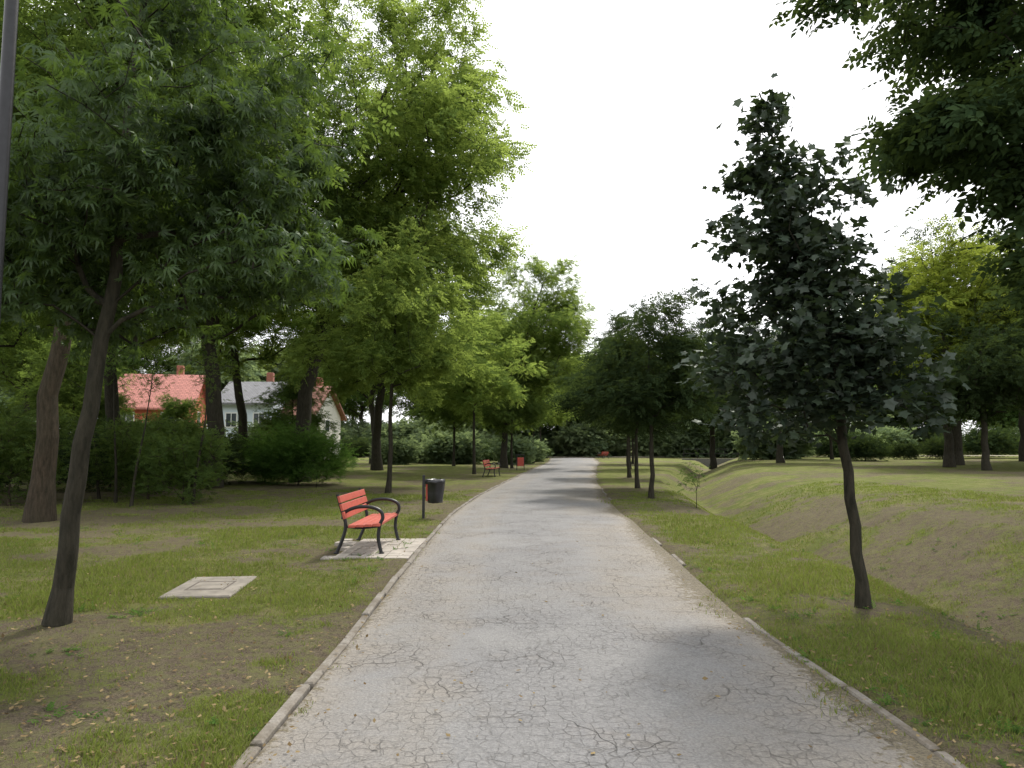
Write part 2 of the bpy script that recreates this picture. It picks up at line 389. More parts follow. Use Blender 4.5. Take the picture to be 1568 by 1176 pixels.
def box(acc, c, hx, hy, hz, ang=0, tilt=0, mat=0, bev=0.008):
    b = bev
    v = []
    for (sx, sy) in ((-1, -1), (1, -1), (1, 1), (-1, 1)): v.append((sx*hx, sy*hy, -hz))
    for (sx, sy) in ((-1, -1), (1, -1), (1, 1), (-1, 1)): v.append((sx*hx, sy*hy, hz-b))
    for (sx, sy) in ((-1, -1), (1, -1), (1, 1), (-1, 1)): v.append((sx*(hx-b), sy*(hy-b), hz))
    v = np.array(v); v[:, 2] += v[:, 1]*tilt
    ca, sa = math.cos(ang), math.sin(ang)
    R = np.array([[ca, -sa, 0], [sa, ca, 0], [0, 0, 1]])
    f = [(3, 2, 1, 0)]+[(i, (i+1) % 4, (i+1) % 4+4, i+4) for i in range(4)]+[(i+4, (i+1) % 4+4, (i+1) % 4+8, i+8) for i in range(4)]+[(8, 9, 10, 11)]
    acc.add(v@R.T+np.array(c), f, mat)
m, nt, out = newmat('kerb_concrete')
tc = N(nt, 'ShaderNodeTexCoord'); V0 = tc.outputs['Object']
k1 = noise(nt, V0, 3, 5, .7); k2 = noise(nt, V0, 40, 4, .7)
c = mix(nt, step_(nt, k1, .38, .62), (.25, .23, .20), (.13, .108, .08))
c = mix(nt, step_(nt, k2, .4, .65), c, mix(nt, .5, c, (.09, .08, .065)))
p = N(nt, 'ShaderNodeBsdfPrincipled'); p.inputs['Roughness'].default_value = .95; nt.links.new(c, p.inputs['Base Color'])
b = N(nt, 'ShaderNodeBump'); b.inputs['Strength'].default_value = .8; b.inputs['Distance'].default_value = .01
nt.links.new(k2, b.inputs['Height']); nt.links.new(b.outputs[0], p.inputs['Normal']); nt.links.new(p.outputs[0], out.inputs[0]); M_kerb = m
for side in (0, 1):
    acc = Acc(); y = -8.
    fn = Lf if side == 0 else Rf
    while y < 97:
        x0 = float(fn(y)); x1 = float(fn(y+1)); off = (-.04 if side == 0 else .04)
        ang = -math.atan2(x1-x0, 1.0)
        if not (side == 1 and random.random() < (.05 if y < 6 else .7)):
            top = (.036 if side == 0 else .014)+random.uniform(-.012, .008)
            box(acc, ((x0+x1)/2+off+random.uniform(-.015, .015), y+.5, top-.12), .035, .485, .12, ang+random.uniform(-.015, .015), random.uniform(-.012, .012), 0, .012)
        y += 1.0
    obj('kerb', acc.mesh('kerb', [M_kerb]))

M_pav = plain_mat('light_paver', (.32, .29, .25), .9, var=.35, scale=5, bump=.3)
acc = Acc()
for i in range(8):
    for j in range(11):
        x = -2.88+i*.178+.09; y = 10.55+j*.195
        if (i < 2 and random.random() < .6) or random.random() < .04: continue
        box(acc, (x, y, .006+random.uniform(-.007, .006)), .085, .094, .03, random.uniform(-.03, .03), random.uniform(-.03, .03), 0, .006)
obj('bench_paving', acc.mesh('bench_paving', [M_pav]))

M_conc = plain_mat('concrete_slab', (.20, .18, .15), .95, var=.4, scale=5, bump=.4)
acc = Acc(); hz = zg(-3.35, 8.3)
box(acc, (0, 0, -.03), .36, .58, .06, 0, 0, 0, .012)
for a_, b_, c_, d_ in ((-.2, 0, .012, .25), (.2, 0, .012, .25), (0, .24, .188, .012), (0, -.24, .188, .012)):
    box(acc, (a_, b_, .029), c_, d_, .004, 0, 0, 1, .002)
box(acc, (0, 0, .030), .16, .2, .005, 0, 0, 0, .002)
obj('concrete_manhole_cover', acc.mesh('slab', [M_conc, plain_mat('slab_joint', (.10, .085, .07), .95)]), (-3.35, 8.3, hz-.016), math.radians(6))

# ------------------------------------------------------------------ grass blades + litter
def blades(name, n, yl, yh, hs, ws, mats, xl=-13, xh=12):
    yy = yl*np.exp(rng.uniform(0, 1, n)*math.log(yh/yl)); half = yy*.74+1
    xx = rng.uniform(-1, 1, n)*half
    ok = (xx > xl) & (xx < xh)
    l = Lf(yy); r = Rf(yy)
    rough = fbm(xx*2, yy*2, 12)
    ok &= ((l-.03-xx) > -.12*(rng.uniform(0, 1, n) < .35)*(rough > .5)) | ((xx-r) > -.42*rng.uniform(0, 1, n)**1.3*sstep(.38, .65, fbm(xx*0, yy*1.1, 14)))
    ok &= ~((xx > -2.95) & (xx < -1.45) & (yy > 10.4) & (yy < 12.8) & (rng.uniform(0, 1, n) < .9))
    ok &= ~((np.abs(xx+3.35) < .36) & (np.abs(yy-8.3) < .56))
    gg = grassy(xx, yy)+.55*(fbm(xx*6, yy*6, 91)-.5)
    ok &= rng.uniform(0, 1, n) < sstep(.26, .62, gg)*.95+.06
    xx, yy, gg = xx[ok], yy[ok], gg[ok]; n = len(xx)
    zz = np.maximum(H(xx, yy), np.where((xx > Lf(yy)) & (xx < Rf(yy)), .006, -9)); h = hs*rng.uniform(.4, 1.4, n)*(.35+1.2*fbm(xx*1.3, yy*1.3, 66))*(.45+.85*gg); w = ws*rng.uniform(.7, 1.3, n)*np.maximum(1, yy/7)
    an = rng.uniform(0, 2*math.pi, n); le = rng.uniform(.1, .9, n)*h; la = rng.uniform(0, 2*math.pi, n)
    cx, sx = np.cos(an)*w/2, np.sin(an)*w/2
    lx, ly = np.cos(la)*le, np.sin(la)*le
    B = np.stack([xx, yy, zz-.005], 1)
    v = np.stack([B+np.stack([-cx, -sx, 0*cx], 1), B+np.stack([cx, sx, 0*cx], 1),
                  B+np.stack([lx*.4+cx*.7, ly*.4+sx*.7, h*.6], 1), B+np.stack([lx, ly, h], 1),
                  B+np.stack([lx*.4-cx*.7, ly*.4-sx*.7, h*.6], 1)], 1)
    acc = Acc(); acc.add(v.reshape(-1, 3), (np.arange(5)[None]+(np.arange(n)*5)[:, None]), 0)
    return obj(name, acc.mesh(name, mats))
M_gb = leaf_mat('grass_blade', (.08, .115, .026), (.20, .235, .065), (.32, .38, .07), .38, .5)
M_gd = leaf_mat('grass_dry', (.18, .15, .085), (.32, .27, .15), (.3, .26, .12), .3, .6)
blades('grass', 400000, 2.9, 26, .052, .006, [M_gb])
blades('dry_grass', 110000, 2.9, 20, .040, .005, [M_gd])
n = 900; yy = 3*np.exp(rng.uniform(0, 1, n)*math.log(6)); xx = rng.uniform(-1, 1, n)*(yy*.72+.5)
ok = ((xx < Lf(yy)-.1) | (xx > Rf(yy)+.06)) & (xx < 8) & (fbm(xx*.8, yy*.8, 55) > .52); xx, yy = xx[ok], yy[ok]
xx = np.repeat(xx, 5)+rng.normal(size=len(xx)*5)*.03; yy = np.repeat(yy, 5)+rng.normal(size=len(yy)*5)*.03; n = len(xx)
acc = Acc(); D = rng.normal(size=(n, 3)); D[:, 2] = .5
scatter(acc, T_SPR, np.stack([xx, yy, H(xx, yy)+.005], 1), D, np.array([0, 0, 1.])+rng.normal(size=(n, 3))*.3, rng.uniform(.03, .075, n), 0)
obj('weeds', acc.mesh('weeds', [M_lbush]))
n = 9000; yy = 3*np.exp(rng.uniform(0, 1, n)*math.log(8)); xx = rng.uniform(-1, 1, n)*(yy*.72+.5)
onp = (xx > Lf(yy)) & (xx < Rf(yy)); keep = ~onp | (rng.uniform(0, 1, n) < .06) | (onp & (np.minimum(xx-Lf(yy), Rf(yy)-xx) < .3) & (rng.uniform(0, 1, n) < .6)); xx, yy, onp = xx[keep], yy[keep], onp[keep]; n = len(xx)
zz = np.where(onp, .05, H(xx, yy)+.02)
tl = (np.array(rhomb((0, 0, 0), (1, 0, 0), 1, .6, .15)), np.array([[0, 1, 2, 3]]))
acc = Acc(); D = rng.normal(size=(n, 3)); D[:, 2] *= .15
scatter(acc, tl, np.stack([xx, yy, zz], 1), D, np.array([0, 0, 1.])+rng.normal(size=(n, 3))*.25, rng.uniform(.015, .045, n), 0)
obj('fallen_leaves', acc.mesh('fallen_leaves', [leaf_mat('leaf_litter', (.08, .05, .025), (.34, .27, .14), (.2, .15, .06), .2, 3)]))

# ------------------------------------------------------------------ trees : near left
me = make_tree('young_ash', [(0, 0, 0), (.05, 0, .6), (.12, 0, 1.4), (.22, .05, 2.4), (.3, .15, 3.2), (.32, .2, 4.5), (.35, .3, 6), (.35, .3, 7.2)],
    [(.2, .5, 3.9, 2.2, 2.0, 1.5, 3), (.4, .3, 5.7, 1.8, 1.8, 1.5, 1.8), (1.35, .5, 3.7, 1.3, 1.4, .9, 1.5), (-1.2, .7, 3.1, 1.4, 1.4, 1.0, 1.7)],
    100, 9, .15, .086, [M_bark, M_lash], T_ASH, 13, .108, .12, 11, fork=.36, step=.3, droop=.6, flat=.7, rmin=.005, minz=2.05)
obj('ash_tree', me, (-3.95, 6.5, zg(-3.95, 6.5)))
me = make_tree('young_maple', [(0, 0, 0), (-.04, 0, .6), (-.10, 0, 1.4), (-.26, 0, 2.6), (-.55, 0, 3.9), (-.85, 0, 5.2)],
    [(-.42, 0, 2.25, 1.40, 1.25, .75, 4.5), (-.42, 0, 3.05, 1.10, 1.05, .75, 3.0), (-.62, 0, 3.85, .76, .7, .7, 1.7), (-.78, 0, 4.55, .46, .42, .55, .8), (-.85, 0, 5.05, .20, .2, .36, .25)],
    95, 8, .15, .06, [M_bark, M_lmap], T_MAP, 13, .090, .11, 37, fork=.30, step=.25, droop=.35, flat=.6, shell=.35, rmin=.004, minz=1.45)
obj('maple_tree', me, (3.42, 7.27, zg(3.42, 7.27)))
me = make_tree('overhang', [(0, 0, 0), (0, 0, 2), (-.3, 0, 5), (-.8, 0, 9), (-1, 0, 13)],
    [(-1.0, 0, 8.2, 5.0, 5, 4.2, 3), (-2.8, -.5, 10.0, 4.0, 4, 2.6, 1.0), (-2.1, 0, 5.0, 2.8, 3, 1.6, 1.2), (-4.4, 0, 5.9, 1.9, 2, 1.0, .7), (-5.6, 0, 9.0, 1.8, 2, .8, .35)],
    150, 9, .12, .3, [M_bark, M_ldark], T_OAK, 10, .34, .26, 5, fork=.25, step=.7, droop=.35, shell=.4, minz=3.2)
obj('oak_tree', me, (12.1, 11.2, zg(12.1, 11.2)))

def big(name, seed, h, r, mats, leaf=.36, bottom=.3, clumps=110, tp=7, upt=16, rb=.36, lean=(0, 0), tmpl=T_SPR, cs=.13):
    cz = h*(bottom+1)/2; rz = h*(1-bottom)/2
    lx, ly = lean
    return make_tree(name, [(0, 0, 0), (.05, 0, h*.15), (lx*.3, ly*.3, h*.4), (lx*.7, ly*.7, h*.7), (lx*.9, ly*.9, h*.82)],
        [(lx*.6, ly*.6, cz, r, r, rz*.85, 3), (lx, ly, cz+rz*.35, r*.7, r*.7, rz*.6, 1.2), (lx*.4+r*.35, 0, cz-rz*.35, r*.75, r*.7, rz*.4, 1), (lx*.4-r*.4, r*.2, cz-rz*.3, r*.7, r*.7, rz*.4, 1)],
        clumps, tp, cs, rb, mats, tmpl, upt, leaf, leaf*.9, seed, fork=.3, step=h*.05, droop=.3, shell=.45, minz=h*bottom*.75)
A = big('bigA', 101, 24, 8.0, [M_bark, M_lbig], .42, .20, 150, 9, 17, .36, (4.6, 0), cs=.11)
B = big('bigB', 102, 20, 7.2, [M_bark, M_lmid], .44, .24, 120, 7, 15, .34, (-1, 1), cs=.12)
Cc = big('smallA', 103, 9.5, 3.9, [M_bark, M_lbig], .26, .20, 80, 7, 14, .09, (.3, 0), cs=.11)
Dd = big('smallB', 104, 8.5, 3.3, [M_bark, M_lmid], .28, .20, 80, 6, 13, .10, (0, 0))
E = big('smallDark', 105, 6.8, 2.6, [M_bark, M_ldark], .22, .20, 80, 7, 14, .08, (0, 0))
F = big('farA', 106, 20, 7.4, [M_bark, M_lhaze], .80, .10, 90, 6, 9, .35, (0, 0), T_SPRF)
G_ = big('farB', 107, 16, 6.4, [M_bark, M_lmid], .75, .10, 90, 6, 9, .35, (1, 0), T_SPRF)
Yg = big('yellow', 108, 14, 5.2, [M_bark, M_lyel], .42, .2, 90, 6, 12, .25, (0, 0))
Dk = big('bigDark', 109, 15, 6.2, [M_bark, M_ldark], .48, .17, 110, 7, 12, .32, (0, 0))
A2 = big('bigBrown', 110, 16, 5.5, [M_bark2, M_lmid], .34, .30, 110, 7, 14, .23, (1.8, 0))

def put(name, me, x, y, rz=0., s=1.):
    return obj(name, me, (x, y, zg(x, y)-.02), rz, None, s)
put('locust_tree', A, -9.2, 32, 0, 1.)
put('linden_tree', B, -11.3, 27.7, .6, 1.0)
put('elm_tree', A2, -9.9, 15.5, 0, 1.)
put('young_locust_tree', Cc, -4.2, 25, .4, 1.0)
put('young_locust_tree', Cc, -2.1, 41, 2.4, 1.05)
put('linden_tree', Dd, -4.6, 58, 1.3, 1.1)
put('linden_tree', Dd, .0, 54, 2.3, 1.0)
put('young_locust_tree', Cc, 2.0, 68, 4.0, 1.1)
put('young_locust_tree', Cc, 3.2, 83, 5.0, 1.25)
put('linden_tree', B, -8.8, 48, 3.3, .95)
put('locust_tree', A, -.6, 54, 0, .70)
put('linden_tree', B, -18, 33, 2, 1.0)
put('linden_tree', B, -21, 22, 4, .95)
put('locust_tree', A, -16.5, 45, 4.2, .85)
put('linden_tree', B, -28, 36, 5, 1.0)
put('elm_tree', A2, -14.5, 19.5, 2, 1.05)
put('linden_tree', B, -12, 64, 1.2, 1.)
put('linden_tree', Dd, -30, 50, 1.2, 1.15)
put('linden_tree', Dd, -13.2, 44, 4.2, .75)
put('linden_tree', Dd, -21.5, 47, 2.2, .62)
put('linden_tree', Dd, -22.6, 40, 3.2, .6)
# right side
put('norway_maple_tree', E, 4.3, 22.8, .2, 1.0)
put('norway_maple_tree', E, 4.7, 27.6, 1.9, 1.05)
put('norway_maple_tree', E, 5.9, 37, 3.1, 1.15)
put('norway_maple_tree', E, 8.0, 50, 4.1, 1.25)
put('norway_maple_tree', E, 10.5, 64, 5.1, 1.3)
put('oak_tree', Dk, 26, 43, 0, 1.0)
put('oak_tree', Dk, 35, 50, 1.5, 1.05)
put('oak_tree', Dk, 19, 52, 2.5, .75)
put('yellow_green_maple_tree', Yg, 22.6, 38, 1, .94)
put('oak_tree', Dk, 42, 46, 3.5, 1.1)
put('oak_tree', Dk, 17.5, 64, 4.4, .85)
put('linden_tree', Dd, 27, 62, 3, 1.3)
put('oak_tree', Dk, 21.3, 33, 2.2, .52)
put('oak_tree', Dk, 27.0, 34, 5.2, .78)

dm = bpy.data.objects.new('distant_trees', None); COL.objects.link(dm)
rr = random.Random(3)
k = 0
for (x0, x1, y0, y1, n, meshes) in ((-75, 4, 92, 122, 17, (G_, F, B)), (2, 34, 108, 130, 9, (F, F, G_)), (22, 95, 84, 115, 13, (G_, Dk, F)), (-70, -38, 35, 80, 6, (B, G_)), (50, 80, 38, 70, 5, (G_, Dk))):
    for i in range(n):
        x = x0+(x1-x0)*(i+rr.uniform(.1, .9))/n; y = rr.uniform(y0, y1)
        o = obj('tree_%d' % k, rr.choice(meshes), (x, y, 0), rr.uniform(0, 6.28), dm, rr.uniform(.85, 1.12)); k += 1
SH = make_tree('shrub', [(0, 0, 0), (0, 0, .5), (0, 0, 1.0)], [(0, 0, 1.05, 1.7, 1.4, 1.0, 3), (.9, 0, .8, 1.1, 1, .8, 1), (-.9, .2, .9, 1, 1, .85, 1)],
               60, 6, .2, .04, [M_bark, M_ldark], T_SPR, 13, .18, .24, 201, fork=.1, step=.4, droop=.1, minz=.1)
SHL = make_tree('loose_shrub', [(0, 0, 0), (0, 0, .3), (0, 0, .8)], [(0, 0, 1.25, 1.5, 1.3, 1.2, 3), (.8, 0, 1.0, 1.1, 1, 1.0, 1), (-.9, .2, 1.3, .9, 1, 1.1, 1)],
               48, 6, .14, .035, [M_bark2, M_lmid], T_SPR, 9, .16, .16, 204, fork=.05, step=.4, droop=-.1, shell=.35, rmin=.008, minz=.1)
SH2 = make_tree('bush', [(0, 0, 0), (0, 0, .5), (0, 0, 1.2)], [(0, 0, 1.15, 1.5, 1.3, 1.1, 3), (.8, 0, .8, 1.1, 1, .75, 1), (-.9, .2, 1.0, .9, 1, .9, 1)],
               60, 7, .2, .04, [M_bark, M_lbush], T_SPR2, 15, .18, .26, 202, fork=.1, step=.4, droop=-.1, minz=.1)
SHM = make_tree('hedgebush', [(0, 0, 0), (0, 0, .5), (0, 0, 1.2)], [(0, 0, 1.2, 2.2, 1.5, 1.2, 3), (1.2, 0, .9, 1.3, 1, .9, 1)],
               60, 6, .2, .04, [M_bark, M_lhaze], T_SPRF, 12, .28, .30, 203, fork=.1, step=.5, droop=.1, minz=.1)
put('green_bush', SH2, -8.7, 30, 0, 1.1)
put('green_bush', SH2, -10.4, 31, 2, 1.0)
put('shrub', SHL, -9.0, 20.2, 1, .9)
put('shrub', SHL, -10.6, 21.5, 3, 1.1)
put('shrub', SHL, -12.8, 18.8, 3, 1.1)
put('shrub', SHL, -11.6, 24.0, 5, 1.1)
put('shrub', SHL, -15.2, 20.3, 4, 1.25)
put('dark_shrub', SH, -12.5, 29.5, 5, 1.2)
put('dark_shrub', SH, -14.6, 31, 5, 1.2)
put('dark_shrub', SH, -14.2, 26, 1, 1.15)
put('dark_shrub', SH, -17.6, 30, 2, 1.2)
put('dark_shrub', SH, -17.5, 24, 2, 1.2)
ds = bpy.data.objects.new('distant_shrubs', None); COL.objects.link(ds)
k = 0
for (x0, x1, y0, y1, n, s, ms) in ((-52, -15, 47, 54, 16, 1.3, (SH, SHM)), (-12, 3, 60, 92, 14, 1.1, (SH, SHM)), (-60, 60, 104, 112, 34, 2.0, (SHM,)), (14, 90, 66, 84, 24, 1.4, (SHM, SH)),
                               (24, 70, 52, 60, 10, .9, (SH,)), (-40, 5, 88, 98, 16, 1.4, (SHM, SH))):
    for i in range(n):
        x = x0+(x1-x0)*(i+rr.uniform(0, 1))/n; y = rr.uniform(y0, y1)
        if Lf(y)-1.8 < x < Rf(y)+1 and y < 100: continue
        if x > Lf(y)-1.5 and x < Df(y)+6 and y < 84: continue
        obj('shrub_%d' % k, rr.choice(ms), (x, y, zg(x, y)-.05), rr.uniform(0, 6.28), ds, s*rr.uniform(.8, 1.2)); k += 1
SP = make_tree('sapling', [(0, 0, 0), (.1, 0, 1), (.3, 0, 2.2), (.4, 0, 3.6)], [(.3, 0, 3.3, .6, .6, .8, 1)], 12, 3, .25, .035, [M_bark, M_lmid], T_SPR, 7, .10, .2, 301, fork=.5, step=.3)
put('sapling', SP, -9.9, 19.2, 0, 1.1)
put('sapling', SP, -8.7, 20.1, 1.0, 1.15)
put('sapling', SP, -10.9, 20.3, 2.5, 1.2)
put('sapling', SP, -12.2, 21.8, 4, 1.2)
SP2 = make_tree('sapling2', [(0, 0, 0), (.0, 0, .3), (0.1, 0, .9)], [(0, 0, .6, .3, .3, .4, 1)], 10, 3, .25, .010, [M_bark, M_lbush], T_SPR, 4, .07, .12, 302, fork=.2, step=.15, rmin=.003)
put('sapling', SP2, 4.9, 19.6, 0, 1.3)
put('sapling', SP2, -7.3, 27.5, 0, 1.0)

# ------------------------------------------------------------------ furniture
def poly_tube(acc, pts, r, sides=8, mat=0, flat=None):
    P = np.array(pts, float)
    T = nrm(np.gradient(P, axis=0)); n = len(P); rr_ = np.full(n, r) if np.isscalar(r) else np.array(r)
    tubes(acc, P[:-1], P[1:], T[:-1], T[1:], rr_[:-1], rr_[1:], sides, mat)
    for e in (0, -1):
        a = nrm(np.cross(T[e], [.31, .95, .07])); b = np.cross(T[e], a); an = np.arange(sides)*2*math.pi/sides
        acc.add(P[e]+rr_[e]*(a*np.cos(an)[:, None]+b*np.sin(an)[:, None]), np.arange(sides)[None], mat)
def crv(pts, n=6):
    P = np.array(pts, float); o = []
    for i in range(len(P)-1):
        p0 = P[max(i-1, 0)]; p1 = P[i]; p2 = P[i+1]; p3 = P[min(i+2, len(P)-1)]
        for k in range(n):
            u = k/n; o.append(.5*((2*p1)+(-p0+p2)*u+(2*p0-5*p1+4*p2-p3)*u*u+(-p0+3*p1-3*p2+p3)*u**3))
    o.append(P[-1]); return np.array(o)
M_black = plain_mat('black_iron', (.018, .018, .02), .4, .3, .3, 20, .15)
M_red = plain_mat('red_wood', (.40, .078, .05), .5, 0, .25, 12, .2)
def bench(x, y, rz, z=None):
    e = bpy.data.objects.new('park_bench', None); COL.objects.link(e); e.location = (x, y, zg(x, y)+.01 if z is None else z); e.rotation_euler = (0, 0, rz)
    for i, yy in enumerate((-.78, .78)):
        acc = Acc()
        poly_tube(acc, crv([(.30, yy, 0), (.25, yy, .22), (.27, yy, .42), (.31, yy, .52), (.27, yy, .62), (.12, yy, .675), (-.08, yy, .67), (-.24, yy, .60), (-.275, yy, .5)]), .026, 10)
        poly_tube(acc, crv([(-.36, yy, 0), (-.27, yy, .22), (-.23, yy, .42), (-.29, yy, .62), (-.36, yy, .86)]), .026, 10)
        poly_tube(acc, crv([(.26, yy, .40), (0, yy, .375), (-.23, yy, .39)]), .02, 8)
        for fx in (.30, -.36): poly_tube(acc, [(fx, yy, 0), (fx, yy, .02)], .04, 10)
        obj('side_frame_%d' % (i+1), acc.mesh('frame', [M_black]), parent=e)
    acc = Acc()
    for k in range(4): box(acc, (.235-k*.118, 0, .425-.006*k), .05, .90, .018, 0, 0, 0, .006)
    obj('seat', acc.mesh('seat', [M_red]), parent=e)
    acc = Acc()
    for k in range(3):
        a2 = Acc(); box(a2, (0, 0, 0), .05, .90, .016, 0, 0, 0, .005)
        v = a2.v[0]; th = math.radians(90-17); c_, s_ = math.cos(th), math.sin(th)
        vx = v[:, 0]*-c_+v[:, 2]*s_; vz = v[:, 0]*s_+v[:, 2]*c_
        zc = .56+k*.115; xc = -.24-.30*(zc-.5)
        acc.add(np.stack([vx+xc+.02, v[:, 1], vz+zc], 1), a2.f[0][0], 0)
    obj('backrest', acc.mesh('backrest', [M_red]), parent=e)
    acc = Acc(); poly_tube(acc, [(0, -.78, .37), (0, .78, .37)], .014, 8); obj('cross_bar', acc.mesh('bar', [M_black]), parent=e)
    return e
bench(-2.2, 11.6, math.radians(0), .035)
bench(-1.05, 38.5, math.radians(-8))
bench(3.6, 93, math.radians(-60)); bench(11.4, 92, math.radians(200)); bench(2.6, 79, math.radians(-5))

acc = Acc()
box(acc, (0, 0, .47), .028, .028, .47, 0, 0, 0, .006)
prof = [(.0, .34), (.15, .34), (.165, .36), (.185, .55), (.20, .74), (.225, .76), (.235, .80), (.215, .84), (.19, .845), (.17, .80), (0, .78)]
nS = 24
ang = np.arange(nS)*2*math.pi/nS
rg = np.random.default_rng(4)
V_ = []
for i, (r_, z_) in enumerate(prof):
    jit = 1+.05*np.sin(ang*5+i)+.03*rg.normal(size=nS)
    V_.append(np.stack([.25+r_*jit*np.cos(ang), r_*jit*np.sin(ang), np.full(nS, z_)+.008*rg.normal(size=nS)], 1))
V_ = np.concatenate(V_); k_ = np.arange(nS); F_ = []
for i in range(len(prof)-1): F_.append(np.stack([i*nS+k_, i*nS+(k_+1) % nS, (i+1)*nS+(k_+1) % nS, (i+1)*nS+k_], 1))
acc.add(V_, np.concatenate(F_), 1, True)
for z_ in (.45, .70):
    poly_tube(acc, [(.02, 0, z_), (.09, 0, z_)], .012, 6, 0)
for q in range(3):
    a_ = math.pi+(q-1)*.3
    box(acc, (.25+.195*math.cos(a_), .195*math.sin(a_), .58), .008, .024, .20, a_, 0, 2, .003)
M_bag = plain_mat('black_bin_bag', (.016, .016, .018), .28, 0, .3, 10, .5)
obj('litter_bin', acc.mesh('litter_bin', [M_black, M_bag, M_red]), (-1.93, 16.1, zg(-1.93, 16.1)), math.radians(12))
acc = Acc()
for sx in (-.24, .24): box(acc, (sx, 0, .5), .022, .03, .5, 0, 0, 0, .004)
box(acc, (0, 0, .56), .2, .17, .28, 0, 0, 1, .01)
for q in range(5): box(acc, (-.16+q*.08, -.178, .56), .03, .006, .26, 0, 0, 1, .003)
box(acc, (0, 0, 1.0), .27, .2, .02, 0, 0, 0, .01)
M_redm = plain_mat('red_metal', (.38, .05, .03), .45, 0, .15, 10, .05)
obj('litter_bin', acc.mesh('litter_bin_red', [M_black, M_redm]), (.55, 48, zg(.55, 48)), .1)
acc = Acc()
poly_tube(acc, [(0, 0, 0), (0, 0, .03), (0, 0, .1), (0, 0, .75), (0, 0, .8), (0, 0, .9), (0, 0, 6.6)], [.10, .10, .065, .065, .05, .042, .036], 20)
poly_tube(acc, crv([(0, 0, 6.5), (-.05, 0, 6.75), (-.25, 0, 6.9), (-.5, 0, 6.88)]), .025, 10)
poly_tube(acc, [(-.5, 0, 6.92), (-.5, 0, 6.85), (-.5, 0, 6.80), (-.5, 0, 6.74)], [.05, .15, .2, .21], 20)
poly_tube(acc, [(-.5, 0, 6.738), (-.5, 0, 6.68), (-.5, 0, 6.64)], [.19, .15, .05], 20, 1)
obj('street_lamp', acc.mesh('street_lamp', [M_black, plain_mat('lamp_glass', (.7, .7, .68), .2)]), (-3.205, 4.46, zg(-3.20, 4.46)))

# ------------------------------------------------------------------ houses
M_glass = plain_mat('window_glass', (.05, .06, .07), .15, 0, .1)
M_white = plain_mat('white_frame', (.75, .75, .73), .6, 0, .05)
def roof_mat(name, col):
    m, nt, out = newmat(name); tc = N(nt, 'ShaderNodeTexCoord')
    br = N(nt, 'ShaderNodeTexBrick'); nt.links.new(tc.outputs['Object'], br.inputs[0]); br.inputs['Scale'].default_value = 1
    br.inputs['Brick Width'].default_value = .35; br.inputs['Row Height'].default_value = .22; br.inputs['Mortar Size'].default_value = .02
    br.inputs['Color1'].default_value = (*col, 1); br.inputs['Color2'].default_value = (*[v*.75 for v in col], 1); br.inputs['Mortar'].default_value = (*[v*.4 for v in col], 1)
    p = N(nt, 'ShaderNodeBsdfPrincipled'); nt.links.new(br.outputs[0], p.inputs['Base Color']); p.inputs['Roughness'].default_value = .8
    nt.links.new(p.outputs[0], out.inputs[0]); return m
def house(name, x, y, rz, w, d, h, rh, wall, roof, wins):
    e = bpy.data.objects.new(name, None); COL.objects.link(e); e.location = (x, y, .1); e.rotation_euler = (0, 0, rz)
    hw, hd_ = w/2, d/2
    acc = Acc(); acc.add([(-hw, -hd_, 0), (hw, -hd_, 0), (hw, hd_, 0), (-hw, hd_, 0), (-hw, -hd_, h), (hw, -hd_, h), (hw, hd_, h), (-hw, hd_, h)],
        [(0, 1, 5, 4), (1, 2, 6, 5), (2, 3, 7, 6), (3, 0, 4, 7)], 0)
    acc.add([(-hw, -hd_, h), (-hw, hd_, h), (-hw, 0, h+rh), (hw, -hd_, h), (hw, hd_, h), (hw, 0, h+rh)], [(1, 0, 2), (3, 4, 5)], 0)
    obj('walls', acc.mesh('walls', [wall]), parent=e)
    acc = Acc(); o_ = .5; zt = .18; k = rh/hd_
    for s in (-1, 1):
        a = [(-hw-o_, s*(hd_+o_), h-k*o_), (hw+o_, s*(hd_+o_), h-k*o_), (hw+o_, 0, h+rh), (-hw-o_, 0, h+rh)]
        v = a+[(p[0], p[1], p[2]+zt) for p in a]
        acc.add(v, [(0, 1, 2, 3), (4, 5, 6, 7), (0, 1, 5, 4), (1, 2, 6, 5), (3, 0, 4, 7)], 0)
    obj('roof', acc.mesh('roof', [roof]), parent=e)
    acc = Acc(); box(acc, (hw*.4, hd_*.2, h+rh+.3), .3, .3, .8, 0, 0, 0, .03); obj('chimney', acc.mesh('ch', [plain_mat('chimney', (.3, .12, .08), .9)]), parent=e)
    acc = Acc()
    for (wx, wz, ww, wh) in wins:
        box(acc, (wx, -hd_-.03, wz), ww/2+.08, .03, wh/2+.08, 0, 0, 1, .01)
        box(acc, (wx-ww*.26, -hd_-.065, wz), ww*.22, .01, wh/2-.02, 0, 0, 0, .004)
        box(acc, (wx+ww*.26, -hd_-.065, wz), ww*.22, .01, wh/2-.02, 0, 0, 0, .004)
    for (wz) in (1.6, h-1.0):
        box(acc, (hw+.03, 0, wz), .03, .6, .65, 0, 0, 1, .01); box(acc, (hw+.065, 0, wz), .01, .5, .55, 0, 0, 0, .004)
    obj('windows', acc.mesh('windows', [M_glass, M_white]), parent=e)
house('red_roof_house', -33.0, 69, math.radians(12), 6.4, 8, 5.1, 3.0, plain_mat('orange_wall', (.50, .13, .08), .9, 0, .1, 1), roof_mat('salmon_tiles', (.50, .20, .16)),
      [(-2, 3.8, 1.2, 1.3), (1.5, 3.8, 1.2, 1.3)])
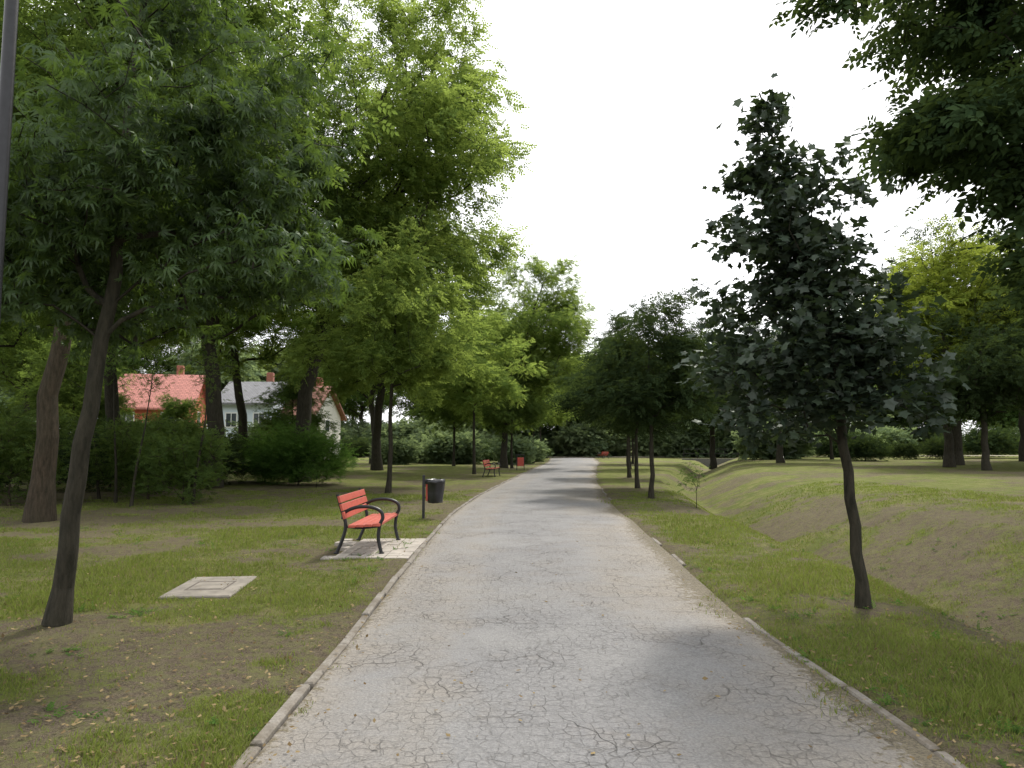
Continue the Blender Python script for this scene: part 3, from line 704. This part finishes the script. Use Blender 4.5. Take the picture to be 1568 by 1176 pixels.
house('white_house', -24.0, 69, math.radians(4), 4.4, 8, 5.4, 2.0, plain_mat('pale_blue_wall', (.60, .67, .74), .9, 0, .08, 1), roof_mat('grey_tiles', (.2, .2, .21)),
      [(-1.2, 3.8, .9, 1.2), (1.2, 3.8, .9, 1.2)])
house('brown_roof_house', -20.3, 73, math.radians(-6), 3.8, 8, 4.5, 2.8, plain_mat('cream_wall', (.66, .64, .58), .9, 0, .08, 1), roof_mat('brown_tiles', (.30, .13, .09)),
      [(-.9, 3.2, .9, 1.2), (.9, 3.2, .9, 1.2)])
acc = Acc()
for i in range(28):
    box(acc, (-46+i*1.1, 57.5, 1.0), .04, .04, 1.0, 0, 0, 0, .005)
for z_ in (.4, 1.1, 1.8): box(acc, (-31.2, 57.5, z_), 14.9, .03, .05, 0, 0, 0, .005)
for i in range(150): box(acc, (-46+i*.2, 57.44, 1.05), .05, .012, .9, 0, 0, 0, .005)
obj('garden_fence', acc.mesh('fence', [plain_mat('fence_paint', (.5, .5, .47), .7)]))
acc = Acc()
for i in range(6): box(acc, (i*1.6, 0, .6), .05, .05, .6, 0, 0, 0, .005)
for z_ in (.55, 1.1): box(acc, (4, -.055, z_), 4.1, .005, .08, 0, 0, 0, .002)
obj('playground_fence', acc.mesh('pf', [plain_mat('yellow_paint', (.65, .38, .05), .6)]), (-31, 45, zg(-31, 45)+.3))
acc = Acc()
box(acc, (0, 0, -.3), 3.2, .2, .5, 0, 0, 0, .02)
for i in range(5): box(acc, (-3+i*1.5, 0, .75), .03, .03, .55, 0, 0, 1, .005)
for z_ in (.75, 1.25): box(acc, (0, 0, z_), 3.1, .022, .022, 0, 0, 1, .005)
obj('culvert_bridge', acc.mesh('culvert', [plain_mat('old_concrete', (.12, .115, .10), .95), M_black]), (22.5, 83, 0), math.radians(-10))

# ------------------------------------------------------------------ sky, sun, camera
w = bpy.data.worlds.new('World'); scene.world = w; w.use_nodes = True; nt = w.node_tree; nt.nodes.clear()
out = nt.nodes.new('ShaderNodeOutputWorld'); bg = nt.nodes.new('ShaderNodeBackground'); bg.inputs['Strength'].default_value = .15
sky = nt.nodes.new('ShaderNodeTexSky'); sky.sky_type = 'NISHITA'; sky.sun_disc = False
EL, AZ = math.radians(52), math.radians(25)
sky.sun_elevation = EL; sky.sun_rotation = AZ; sky.dust_density = 4; sky.air_density = 1
mx = mix(nt, .85, sky.outputs[0], (13.0, 13.1, 13.3))
nt.links.new(mx, bg.inputs[0]); nt.links.new(bg.outputs[0], out.inputs[0])
s = bpy.data.lights.new('sun', 'SUN'); s.energy = 4.2; s.angle = math.radians(7); s.color = (1, .95, .87)
so = bpy.data.objects.new('sun', s); COL.objects.link(so)
so.rotation_euler = Vector((math.sin(AZ)*math.cos(EL), math.cos(AZ)*math.cos(EL), math.sin(EL))).to_track_quat('Z', 'Y').to_euler()
cam = bpy.data.cameras.new('camera'); co = bpy.data.objects.new('camera', cam); COL.objects.link(co)
cam.sensor_width = 36; cam.lens = 25.7; cam.clip_end = 3000; co.location = (0, 0, 1.6); co.rotation_euler = (math.radians(90+4.85), 0, 0)
scene.camera = co
scene.view_settings.view_transform = 'Standard'; scene.view_settings.look = 'None'; scene.view_settings.exposure = 0
